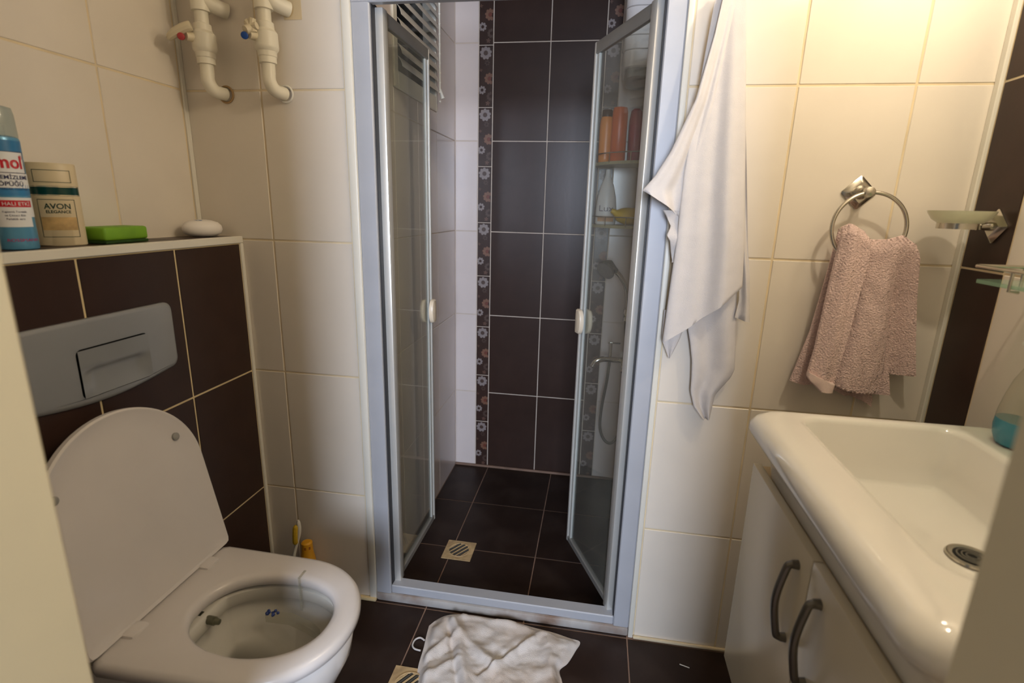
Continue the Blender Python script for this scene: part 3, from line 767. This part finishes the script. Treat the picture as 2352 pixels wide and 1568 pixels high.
bm = NB(); box(bm, -.845, -.795, D-.0012, D, 1.755, 1.90); o = part('stain_patch', bm, mat('rust_patch', (214, 196, 160), .6, var=.1), wb)

# ------------------------------------------------------------------ things on the cistern ledge
def text2d(s, size, bold=0.):
    cu = bpy.data.curves.new('txt', 'FONT'); cu.body = s; cu.size = size; cu.align_x = 'CENTER'; cu.resolution_u = 3; cu.offset = size*bold
    ob = bpy.data.objects.new('txt', cu); COL.objects.link(ob)
    me = bpy.data.meshes.new_from_object(ob)
    V = [(v.co.x, v.co.y) for v in me.vertices]; Fc = [list(p.vertices) for p in me.polygons]
    bpy.data.objects.remove(ob); bpy.data.meshes.remove(me); bpy.data.curves.remove(cu)
    return V, Fc
class Surf:
    def __init__(s, c, a, b, rot, facing): s.c, s.a, s.b, s.rot, s.f = Vector(c), a, b, rot, facing
    def at(s, x, z, off):       # x: arc length to the right of the facing direction
        th = s.f-s.rot+x/((s.a+s.b)/2)
        u, v = (s.a+off)*math.cos(th), (s.b+off)*math.sin(th)
        return s.c+Vector((u*math.cos(s.rot)-v*math.sin(s.rot), u*math.sin(s.rot)+v*math.cos(s.rot), z))
    def patch(s, bm, x0, x1, z0, z1, off, n=14):
        A = [bm.verts.new(s.at(x0+(x1-x0)*i/n, z0, off)) for i in range(n+1)]; B = [bm.verts.new(s.at(x0+(x1-x0)*i/n, z1, off)) for i in range(n+1)]
        for i in range(n): bm.faces.new((A[i], A[i+1], B[i+1], B[i]))
    def frame(s, bm, x0, x1, z0, z1, t, off):
        s.patch(bm, x0, x1, z0, z0+t, off); s.patch(bm, x0, x1, z1-t, z1, off); s.patch(bm, x0, x0+t, z0, z1, off, 1); s.patch(bm, x1-t, x1, z0, z1, off, 1)
    def text(s, bm, txt, size, x, z, off, sx=1., bold=0.):
        V, Fc = text2d(txt, size, bold); vs = [bm.verts.new(s.at(x+p[0]*sx, z+p[1], off)) for p in V]
        for f in Fc:
            try: bm.faces.new([vs[i] for i in f])
            except ValueError: pass
ZL = ZT+.0005
cc = Vector((-1.090, .843, ZL)); face = math.atan2(-cc.y, -cc.x)
ca = thing('spray_can', 'tall blue and white spray can of cleaning foam on the ledge', 'spray can', cc)
S = Surf(cc, .0305, .0305, 0, face)
canb = mat('can_light_blue', (96, 160, 200), .25, metal=.2, var=.12, scale=9)
bm = NB(); lathe(bm, cc, [(.026, 0), (.0295, .001), (.0305, .004), (.0305, .196), (.0295, .200), (.025, .203)], 40); cb = part('body', bm, canb, ca)
bm = NB(); lathe(bm, cc, [(.0292, .200), (.0298, .203), (.0290, .240), (.0268, .252), (.018, .2545)], 40); part('cap', bm, capglass, ca)
bm = NB(); lathe(bm, cc, [(.012, .203), (.012, .222), (.007, .223), (.007, .236)], 20); part('nozzle', bm, pvc, ca)
whitel = mat('label_white', (232, 234, 238), .35); navy = mat('label_navy', (28, 36, 84), .4); redl = mat('label_red', (196, 22, 42), .4); mag = mat('label_magenta', (190, 40, 110), .4); midb = mat('label_mid_blue', (52, 124, 178), .3, var=.2, scale=20)
for q0, q1 in ((.098, .118), (.176, .195)):
    bm = NB(); S.patch(bm, -.042, .042, q0, q1, .0003); part('blue_band', bm, midb, cb)
for q in ((-.04, .036, .138, .176), (-.045, .045, .112, .138), (-.04, .044, .060, .095), (-.04, .030, .042, .060)):
    bm = NB(); S.patch(bm, *q, .0004); part('white_label', bm, whitel, cb)
bm = NB(); S.frame(bm, -.041, .0365, .138, .176, .0012, .0007); part('label_frame', bm, navy, cb)
bm = NB()
bm.free()
for tx, sz, tx_, tz_, bd in (('TEMİZLEME', .0095, .0125, .1275, .02), ('KÖPÜĞÜ', .0105, .004, .1155, .02), ('VE PARLAK YÜZEYLER', .0052, .008, .1085, .0),
                        ('Kapsamlı Temizlik', .0048, .004, .068, 0), ('ve Çözücü Etki', .0048, .004, .0615, 0), ('Parlaklık verir', .0048, .004, .055, 0)):
    bm = NB(); S.text(bm, tx, sz, tx_, tz_, .0008, 1, bd); part('print', bm, navy, cb)
bm = NB(); S.text(bm, 'domol', .030, -.0045, .1470, .0009, .90, .03); S.text(bm, '®', .010, .0300, .163, .0009); part('red_print', bm, redl, cb)
bm = NB(); S.patch(bm, -.04, .034, .078, .090, .0006); part('red_band', bm, redl, cb)
bm = NB(); S.text(bm, 'FORMÜLLÜ HALI ETKİ', .0090, -.015, .0808, .0011); part('white_print', bm, whitel, cb)
bm = NB(); S.text(bm, 'ROSSMANN', .0075, .010, .0155, .0006, 1.25); part('magenta_print', bm, mag, cb)

ac = Vector((-1.108, .945, ZL)); af = math.atan2(-ac.y, -ac.x)
av = thing('cosmetic_bottle', 'beige oval cosmetic bottle with dark green band on the ledge', 'bottle', ac)
beige = mat('beige_bottle', (214, 198, 164), .4, var=.03); green = mat('deep_green_band', (12, 62, 58), .2, metal=.2); gline = mat('green_line', (34, 60, 50), .4)
S = Surf(ac, .027, .040, af, af)
bm = NB(); lathe(bm, ac, [(.95, 0), (1, .002), (1, .100)], 48, .027, .040, af); ab = part('body', bm, beige, av)
bm = NB(); lathe(bm, ac, [(.985, .100), (.985, .119)], 48, .027, .040, af); part('band', bm, green, av)
bm = NB(); lathe(bm, ac, [(1, .119), (1, .162), (.97, .1635), (.9, .1635)], 48, .027, .040, af); ac_ = part('cap', bm, beige, av)
bm = NB(); S.patch(bm, -.042, .042, .1005, .1022, .0002, 30); S.patch(bm, -.042, .042, .1168, .1185, .0002, 30); part('gilt_lines', bm, mat('pale_gilt', (220, 210, 180), .2, metal=.6), ab)
bm = NB(); S.frame(bm, -.027, .027, .018, .093, .0010, .0004); part('label_frame', bm, gline, ab)
bm = NB()
S.text(bm, 'AVON', .0150, .001, .0745, .0005, .85, .02); part('print', bm, gline, ab)
bm = NB(); S.text(bm, 'ELEGANCE', .0080, .001, .0660, .0005, .88, .02); part('print', bm, gline, ab)
bm = NB(); S.patch(bm, -.0255, .0255, .032, .058, .0003)
part('picture', bm, mat('tan_print', (196, 164, 110), .5, var=.25, scale=45), ab)
bm = NB(); S.frame(bm, -.027, .027, .126, .150, .0010, .0004); part('line', bm, gline, ac_)

gr = thing('sponge', 'bright green block sponge on the ledge', 'sponge', (-1.10, 1.068, ZL))
bm = NB(); box(bm, -1.135, -1.072, 1.000, 1.128, ZL+.006, ZL+.036, .006, 3); bm.transform(Matrix.Translation((-1.10, 1.065, 0)) @ Matrix.Rotation(.10, 4, 'Z') @ Matrix.Translation((1.10, -1.065, 0))); part('foam', bm, soapG, gr)
bm = NB(); box(bm, -1.134, -1.073, 1.001, 1.127, ZL, ZL+.006, .001); bm.transform(Matrix.Translation((-1.10, 1.065, 0)) @ Matrix.Rotation(.10, 4, 'Z') @ Matrix.Translation((1.10, -1.065, 0))); part('scouring_pad', bm, scour, gr)
sp = thing('soap_bar', 'white oval soap bar at the corner end of the ledge', 'soap', (-1.098, 1.335, ZL))
bm = NB(); lathe(bm, (0, 0, 0), [(.5, 0), (.75, .004), (.93, .010), (1, .020), (.97, .030), (.8, .039), (.5, .0445), (.2, .0465)], 36, .034, .052, 0)
bm.transform(Matrix.Translation((-1.098, 1.335, ZL)) @ Matrix.Rotation(-.5, 4, 'Z')); sb = part('bar', bm, soapW, sp, 60)
bm = NB(); 
for k, (dx_, dy_) in enumerate(((-.010, -.012), (-.004, -.004), (.002, .004), (.006, .012), (-.008, .006), (.004, -.008))):
    cq = Vector((-1.092+dx_*.6, 1.327+dy_, ZL+.0442))
    box(bm, cq.x-.004, cq.x+.004, cq.y-.0025, cq.y+.0025, cq.z, cq.z+.001)
part('stamp', bm, mat('blue_stamp', (62, 116, 176), .5), sb)

# brush and yellow bottle standing behind the toilet
br = thing('toothbrush', 'white toothbrush with yellow bristles standing behind the toilet', 'toothbrush', (-.926, 1.352, 0))
bm = NB(); P = smooth([(-.955, 1.330, .002), (-.935, 1.347, .10), (-.922, 1.357, .17), (-.914, 1.362, .205), (-.905, 1.366, .24), (-.902, 1.367, .27), (-.903, 1.367, .297)], 4)
tube(bm, P, [.006+.001*math.sin(i*.4) for i in range(len(P)-4)]+[.0065, .0065, .005, .003], 12); part('handle', bm, pvc, br)
bm = NB(); tube(bm, smooth([(-.915, 1.360, .212), (-.914, 1.360, .235), (-.912, 1.361, .262), (-.908, 1.363, .280)], 3), [.006]+[.009]*7+[.008, .004], 10); part('bristles', bm, mat('yellow_bristles', (206, 170, 40), .7, var=.15, scale=80), br)
yb = thing('cleaner_bottle', 'small yellow plastic bottle standing behind the toilet', 'bottle', (-.882, 1.372, 0))
bm = NB(); lathe(bm, (-.882, 1.372, 0), [(.024, 0), (.026, .004), (.0255, .10), (.024, .15), (.0185, .18), (.0175, .214), (.012, .218)], 28); ybb = part('body', bm, mat('amber_yellow', (226, 164, 36), .4, var=.08), yb)
S = Surf((-.882, 1.372, 0), .0178, .0178, 0, math.atan2(-1.372, .882))
bm = NB()
for xx in (-.007, .007): S.patch(bm, xx-.003, xx+.003, .196, .206, .0008, 4)
part('mark', bm, mat('amber_dark', (170, 100, 30), .5), ybb)

# ------------------------------------------------------------------ floor things
def floor_drain(c, z, label, half=.058):
    t = thing('floor_drain', label, 'floor drain', (c[0], c[1], z), 'limescaled floor drains')
    bm = NB(); box(bm, c[0]-half, c[0]+half, c[1]-half, c[1]+half, z, z+.003, .001); part('frame', bm, drainm, t)
    bm = NB(); lathe(bm, (c[0], c[1], z+.003), [(half*.70, 0), (half*.72, .0008)], 32); part('well', bm, blackm, t)
    bm = NB()
    ring_mesh(bm, (c[0], c[1], z+.004), half*.70, .0025, (1, 0, 0), (0, 1, 0), 36, 6)
    part('rim', bm, drainm, t)
    for k in range(-4, 5):
        x = k*half*.145; hl = math.sqrt(max(0, (half*.68)**2-x*x))
        if hl < .008: continue
        bm = NB(); box(bm, -.0028, .0028, -hl, hl, -.0008, .001, .0004)
        bm.transform(Matrix.Translation((c[0], c[1], z+.0048)) @ Matrix.Rotation(math.radians(-35), 4, 'Z') @ Matrix.Translation((x, 0, 0))); part('bar', bm, steel if k % 2 else drainm, t)
floor_drain((-.466, 1.747), ZF, 'yellowed square drain grate in the shower floor')
floor_drain((-.440, 1.108), 0, 'yellowed square drain grate half under the rag by the toilet', .060)

rg_ = thing('floor_rag', 'crumpled stained white cloth on the floor before the shower', 'rag', (-.22, 1.22, 0))
out = [(-.452, 1.325), (-.432, 1.358), (-.40, 1.382), (-.345, 1.394), (-.27, 1.393), (-.19, 1.392), (-.12, 1.380), (-.06, 1.372), (-.01, 1.360), (.024, 1.351), (.012, 1.315), (-.008, 1.268), (-.030, 1.238), (-.022, 1.205), (-.012, 1.170), (-.005, 1.10), (-.03, 1.02), (-.12, .985), (-.25, .98), (-.36, 1.0), (-.42, 1.05), (-.425, 1.12), (-.436, 1.18), (-.441, 1.24), (-.447, 1.28)]
cen = Vector((-.22, 1.20, 0)); bm = NB(); NR = 44
ol = smooth([(x, y, 0) for x, y in out+[out[0]]], 6)[:-1]
def crease(p, a, b, wdt, hgt):
    a, b = Vector(a), Vector(b); d = b-a; t = max(0, min(1, (p-a).dot(d)/d.length_squared)); q = (p-(a+d*t)).length
    return hgt*math.exp(-(q/wdt)**2)
def rz(p, r):
    q = Vector((p.x, p.y))
    h = .020*min(1, (1-r)*7)
    h += crease(q, (-.42, 1.36), (-.22, 1.20), .016, .011)+crease(q, (-.10, 1.34), (-.24, 1.17), .014, .013)-crease(q, (-.125, 1.325), (-.255, 1.165), .008, .010)
    h += crease(q, (-.37, 1.34), (-.25, 1.05), .014, .012)-crease(q, (-.395, 1.34), (-.275, 1.05), .008, .009)
    h += crease(q, (-.42, 1.20), (-.36, 1.28), .010, .010)+crease(q, (-.40, 1.13), (-.33, 1.20), .010, .009)-crease(q, (-.415, 1.17), (-.345, 1.25), .006, .007)
    h += crease(q, (-.08, 1.33), (-.03, 1.10), .02, .012)+crease(q, (-.30, 1.10), (-.20, 1.05), .012, .010)
    h += crease(q, (-.35, 1.375), (-.15, 1.36), .018, .008)
    h += .009*mnoise.noise(Vector((p.x*24, p.y*24, .3)))+.0028*mnoise.noise(Vector((p.x*60, p.y*60, 1.3)))
    return max(.0015, h*min(1, (1-r)*9+.18))
rows = []
for k in range(NR+1):
    r = k/NR; row = []
    for p in ol:
        q = cen+(p-cen)*r
        row.append(bm.verts.new((q.x, q.y, rz(q, r)+.002)))
    rows.append(row)
n = len(ol)
for a, b in zip(rows[1:], rows[2:]):
    for i in range(n): bm.faces.new((a[i], a[(i+1) % n], b[(i+1) % n], b[i]))
bm.faces.new(rows[1])
for v in rows[0]: bm.verts.remove(v)
base = [bm.verts.new((v.co.x, v.co.y, .001)) for v in rows[-1]]
for i in range(n): bm.faces.new((rows[-1][i], rows[-1][(i+1) % n], base[(i+1) % n], base[i]))
part('cloth', bm, rag, rg_, 80)
bm = NB(); tube(bm, smooth([(-.447, 1.265, .006), (-.463, 1.272, .006), (-.476, 1.262, .005), (-.477, 1.243, .004), (-.466, 1.230, .005), (-.446, 1.226, .006)], 6), .0026, 8); part('hanging_loop', bm, cloth, rg_)
bm = NB(); cyl(bm, (.318, 1.326, .0018), (.345, 1.318, .0018), .0014, n=8); tag(part('match_stick', bm, pvc, None, loc=(.33, 1.322, 0)), 'tiny white stick lying on the floor before the cabinet', 'stick')

# ------------------------------------------------------------------ window and blind in the shower
bm = NB(); y0, y1, z0, z1 = WX0, WX1, WZ0, WZ1; xw = XSL
for (a, b, c_, d_) in ((y0, y0+.034, z0, z1), (y1-.02, y1, z0, z1), (y0+.034, y1-.02, z0, z0+.055), (y0+.034, y1-.02, z1-.03, z1)):
    box(bm, xw-.05, xw+.006, a, b, c_, d_, .003)
wi = struct('window_1', bm, pvc, 'white framed shower window behind a slatted blind')
bm = NB(); box(bm, xw-.048, xw-.045, y0+.034, y1-.02, z0+.055, z1-.03); part('pane', bm, mat('dark_glass', (16, 16, 17), .15), wi)  # near-black pane behind the slats, seen through their gaps
bl = thing('window_blind', 'white slatted blind over the shower window', 'blind', (xw+.012, (y0+y1)/2, z0+.05))
slm = mat('white_slat', (222, 218, 212), .45, var=.03)
bm = NB(); box(bm, xw-.016, xw+.03, y0+.036, y1-.016, z1-.075, z1-.04, .003); part('headrail', bm, slm, bl)
sl = None; k = 0
zz = z0+.067
while zz < z1-.09:
    bm = NB()
    pts = []
    for i in range(7):
        t = i/6-.5; a = math.radians(62)
        u, h = t*.037, .0035*(1-(2*t)**2)
        pts.append((u*math.cos(a)+h*math.sin(a)*-1, u*math.sin(a)+h*math.cos(a)))
    ring = [(xw+.010-px, pz) for px, pz in pts]+[(xw+.0092-px, pz-.0006) for px, pz in reversed(pts)]
    loft(bm, [[(px, y0+.037, zz+.017+pz) for px, pz in ring], [(px, y1-.022, zz+.017+pz) for px, pz in ring]])
    part('slat', bm, slm, bl, 50); zz += .037; k += 1
for yy in (y1-.028,):
    bm = NB(); cyl(bm, (xw+.024, yy, z1-.07), (xw+.024, yy, z0+.075), .0035, n=8)
    for q in range(15): bmesh.ops.create_icosphere(bm, subdivisions=1, radius=.0052, matrix=Matrix.Translation((xw+.024, yy, z1-.08-.034*q)))
    part('cord', bm, pvc, bl)
bm = NB(); tube(bm, [(xw+.024, y1-.026, z0+.078), (xw+.034, y1-.022, z0+.045)], [.005, .008], 10); part('cord_tassel', bm, pvc, bl)

# ------------------------------------------------------------------ shower fittings
cdy = thing('corner_caddy', 'two-tier wire corner caddy in the shower corner', 'shower caddy', (XSR-.02, DS-.02, 1.2))
shx, shy = XSR-.004, DS-.004
def qshelf(z):
    q = [(shx, shy)]+[(shx-.252*math.cos(a), shy-.252*math.sin(a)) for a in [math.pi/2*i/16 for i in range(17)]]
    bm = NB(); loft(bm, [[(x, y, z) for x, y in q], [(x, y, z+.012) for x, y in q]]); s = part('shelf', bm, mat('greenish_shelf', (176, 168, 136), .35, var=.05), cdy, 30)
    bm = NB(); P = [(x, y, z+.045) for x, y in q[1:]]; tube(bm, P, .0025, 8)
    for i in (1, 5, 9, 13, 17):
        x, y = q[i]; cyl(bm, (x, y, z+.006), (x, y, z+.045), .002, n=6)
    part('guard_wire', bm, chromeB, s)
qshelf(1.478); qshelf(1.225)
bm = NB(); cyl(bm, (XSR-.022, DS-.022, 1.10), (XSR-.022, DS-.022, 2.30), .008); cyl(bm, (XSR-.022, DS-.022, 1.74), (XSR-.022, DS-.022, 1.80), .012); part('pole', bm, chromeB, cdy)
def bottle(x, y, z, prof, col, capc, caph, label, ax=1., ay=.7, rough=.35, group='bottles on the shower caddy'):
    t = thing('shampoo_bottle', label, 'bottle', (x, y, z), group)
    bm = NB(); lathe(bm, (x, y, z), prof, 28, ax, ay); b_ = part('body', bm, mat('b_'+label[:12], col, rough, var=.08), t)
    if capc:
        zt = prof[-1][1]; r = prof[-1][0]
        bm = NB(); lathe(bm, (x, y, z+zt), [(r*.96, 0), (r*.96, caph*.85), (r*.8, caph)], 24, ax, ay); part('cap', bm, mat('c_'+label[:12], capc, rough), t)
    return t, b_
zs = 1.4905
pb = [(.023, 0), (.027, .004), (.028, .02), (.028, .150), (.026, .172), (.022, .182)]
bottle(.004, 2.365, zs, pb, (226, 140, 62), (70, 46, 34), .028, 'tall pale orange shampoo bottle with dark cap on upper caddy shelf')
t_, b1 = bottle(.056, 2.33, zs, [(.027, 0), (.031, .004), (.031, .196), (.027, .212), (.012, .215)], (214, 98, 34), None, 0, 'tall deep orange shampoo bottle on upper caddy shelf')
S = Surf((.012, 2.365, zs), .0265, .0265*.7, 0, math.atan2(-2.36, 0))
bottle(.122, 2.355, zs+.0, [(.022, 0), (.025, .004), (.027, .11), (.027, .168), (.022, .202), (.012, .212)], (178, 18, 50), None, 0, 'dark red shampoo bottle on upper caddy shelf')
# white bottle and yellow bottle lying on the lower shelf
zs = 1.2375
wt = thing('cleaner_bottle', 'white tapering squeeze bottle on lower caddy shelf', 'bottle', (.024, 2.372, zs), 'bottles on the shower caddy')
bm = NB(); lathe(bm, (.024, 2.372, zs), [(.040, 0), (.044, .005), (.045, .06), (.039, .115), (.028, .160), (.016, .190), (.012, .205), (.010, .228)], 28, 1, .6); wtb = part('body', bm, mat('white_squeeze', (222, 218, 214), .4, var=.03), wt)
S = Surf((.024, 2.372, zs), .045, .027, 0, math.atan2(-2.36, -.012))
bm = NB(); S.text(bm, 'Lux', .036, .0, .055, .0012); part('print', bm, mat('grey_print', (122, 112, 124), .5), wtb)
bm = NB(); S.patch(bm, -.03, .03, .012, .035, .0012); part('label_band', bm, mat('peach_band', (206, 160, 120), .5, var=.2, scale=30), wtb)
yt = thing('cleaner_bottle', 'yellow plastic bottle lying on lower caddy shelf', 'bottle', (.10, 2.34, zs), 'bottles on the shower caddy')
bm = NB(); P = [(.046, 2.295, zs+.058), (.056, 2.297, zs+.055), (.064, 2.298, zs+.050), (.080, 2.301, zs+.042), (.105, 2.306, zs+.038), (.150, 2.314, zs+.036), (.168, 2.317, zs+.036)]
tube(bm, P, [.009, .011, .013, .028, .0345, .035, .026], 20); part('body', bm, mat('lemon_plastic', (226, 188, 40), .4, var=.05), yt)

wh = thing('water_heater', 'white ribbed electric water heater in the upper shower corner', 'water heater', (XSR, 2.21, 1.76))
def hr(z, i):
    return rrect(.048+i, XSR-.001, 2.08+i, 2.34-i, .045, z)
bm = NB(); loft(bm, [hr(1.795, .012), hr(1.80, .004), hr(1.835, .0), hr(2.20, -.006), hr(2.225, .004), hr(2.232, .03)]); hb = part('body', bm, mat('heater_white', (228, 224, 222), .3, var=.02), wh)
for q in range(8):
    z = 1.85+.045*q
    bm = NB(); loft(bm, [hr(z, -.001-.006*(z-1.835)/.365), hr(z+.002, -.0035-.006*(z-1.835)/.365), hr(z+.004, -.001-.006*(z-1.835)/.365)]); part('rib', bm, mat('heater_rib', (206, 202, 200), .35), hb)
bm = NB(); loft(bm, [hr(1.762, .035), hr(1.768, .016), hr(1.795, .010)]); part('base', bm, mat('heater_grey', (140, 134, 130), .4), wh)
bm = NB(); cyl(bm, (.160, 2.20, 1.60), (.160, 2.20, 1.765), .006); cyl(bm, (.160, 2.20, 1.715), (.160, 2.20, 1.755), .011, n=6); part('pipe', bm, chrome, wh)

sh = thing('shower_mixer', 'chrome shower mixer tap with hand shower and hose', 'shower tap', (XSR, 2.27, .64))
Y = 2.27
bm = NB(); cyl(bm, (XSR, Y-.075, .650), (XSR-.05, Y-.075, .650), .022, .016); cyl(bm, (XSR, Y+.075, .650), (XSR-.05, Y+.075, .650), .022, .016)
cyl(bm, (XSR-.055, Y-.10, .650), (XSR-.055, Y+.10, .650), .020); part('body', bm, chrome, sh)
bm = NB(); P = smooth([(XSR-.05, Y, .655), (.11, Y-.02, .660), (.06, Y-.025, .662), (.025, Y-.03, .652), (.010, Y-.03, .628)], 6); tube(bm, P, [.013]*len(P), 16); part('spout', bm, chrome, sh)
bm = NB(); cyl(bm, (XSR-.055, Y-.03, .665), (XSR-.055, Y-.03, .735), .012); box(bm, XSR-.067, XSR-.043, Y-.045, Y-.015, .735, .760, .004); part('diverter', bm, chrome, sh)
bm = NB(); lathe(bm, (0, 0, 0), [(.02, 0), (.024, .010), (.024, .03), (.012, .04)], 20); bm.transform(Matrix.Translation((XSR-.055, Y-.10, .65)) @ Matrix.Rotation(math.pi/2, 4, 'X')); part('knob', bm, chrome, sh)
bm = NB(); cyl(bm, (.085, Y-.01, .735), (.085, Y-.01, .668), .006); box(bm, .070, .125, Y-.012, Y-.006, .730, .737, .001); part('outlet', bm, chrome, sh)
bm = NB(); P = smooth([(XSR-.060, Y, .86), (.140, Y-.01, .93), (.128, Y-.02, .985), (.100, Y-.025, 1.03), (.075, Y-.03, 1.053)], 6); tube(bm, P, [.010]*len(P), 14)
hs_ = part('hand_shower', bm, chrome, sh)
hd = Vector((-.75, -.45, -.42)).normalized()
bm = NB(); c0 = Vector((.075, Y-.03, 1.053)); tube(bm, [c0+Vector((.012, 0, -.006)), c0, c0+Vector((-.022, -.010, .010)), c0+Vector((-.035, -.024, .003)), c0+Vector((-.040, -.030, -.002))], [.010, .016, .034, .042, .040], 20); part('spray_head', bm, mat('grey_chrome', (150, 150, 146), .25, metal=.8), hs_)
bm = NB(); cyl(bm, (XSR, Y, .855), (XSR-.075, Y, .858), .014); cyl(bm, (XSR-.062, Y, .835), (XSR-.062, Y, .885), .016); part('holder', bm, chrome, sh)
bm = NB(); P = smooth([(.085, Y-.01, .668), (.078, Y-.015, .56), (.064, Y-.02, .44), (.062, Y-.03, .34), (.085, Y-.04, .285), (.118, Y-.05, .278), (.150, Y-.04, .33), (.168, Y-.03, .45), (.160, Y-.02, .62), (.142, Y-.01, .80), (.143, Y, .86)], 6); tube(bm, P, [.0065]*len(P), 10); part('hose', bm, steel, sh)
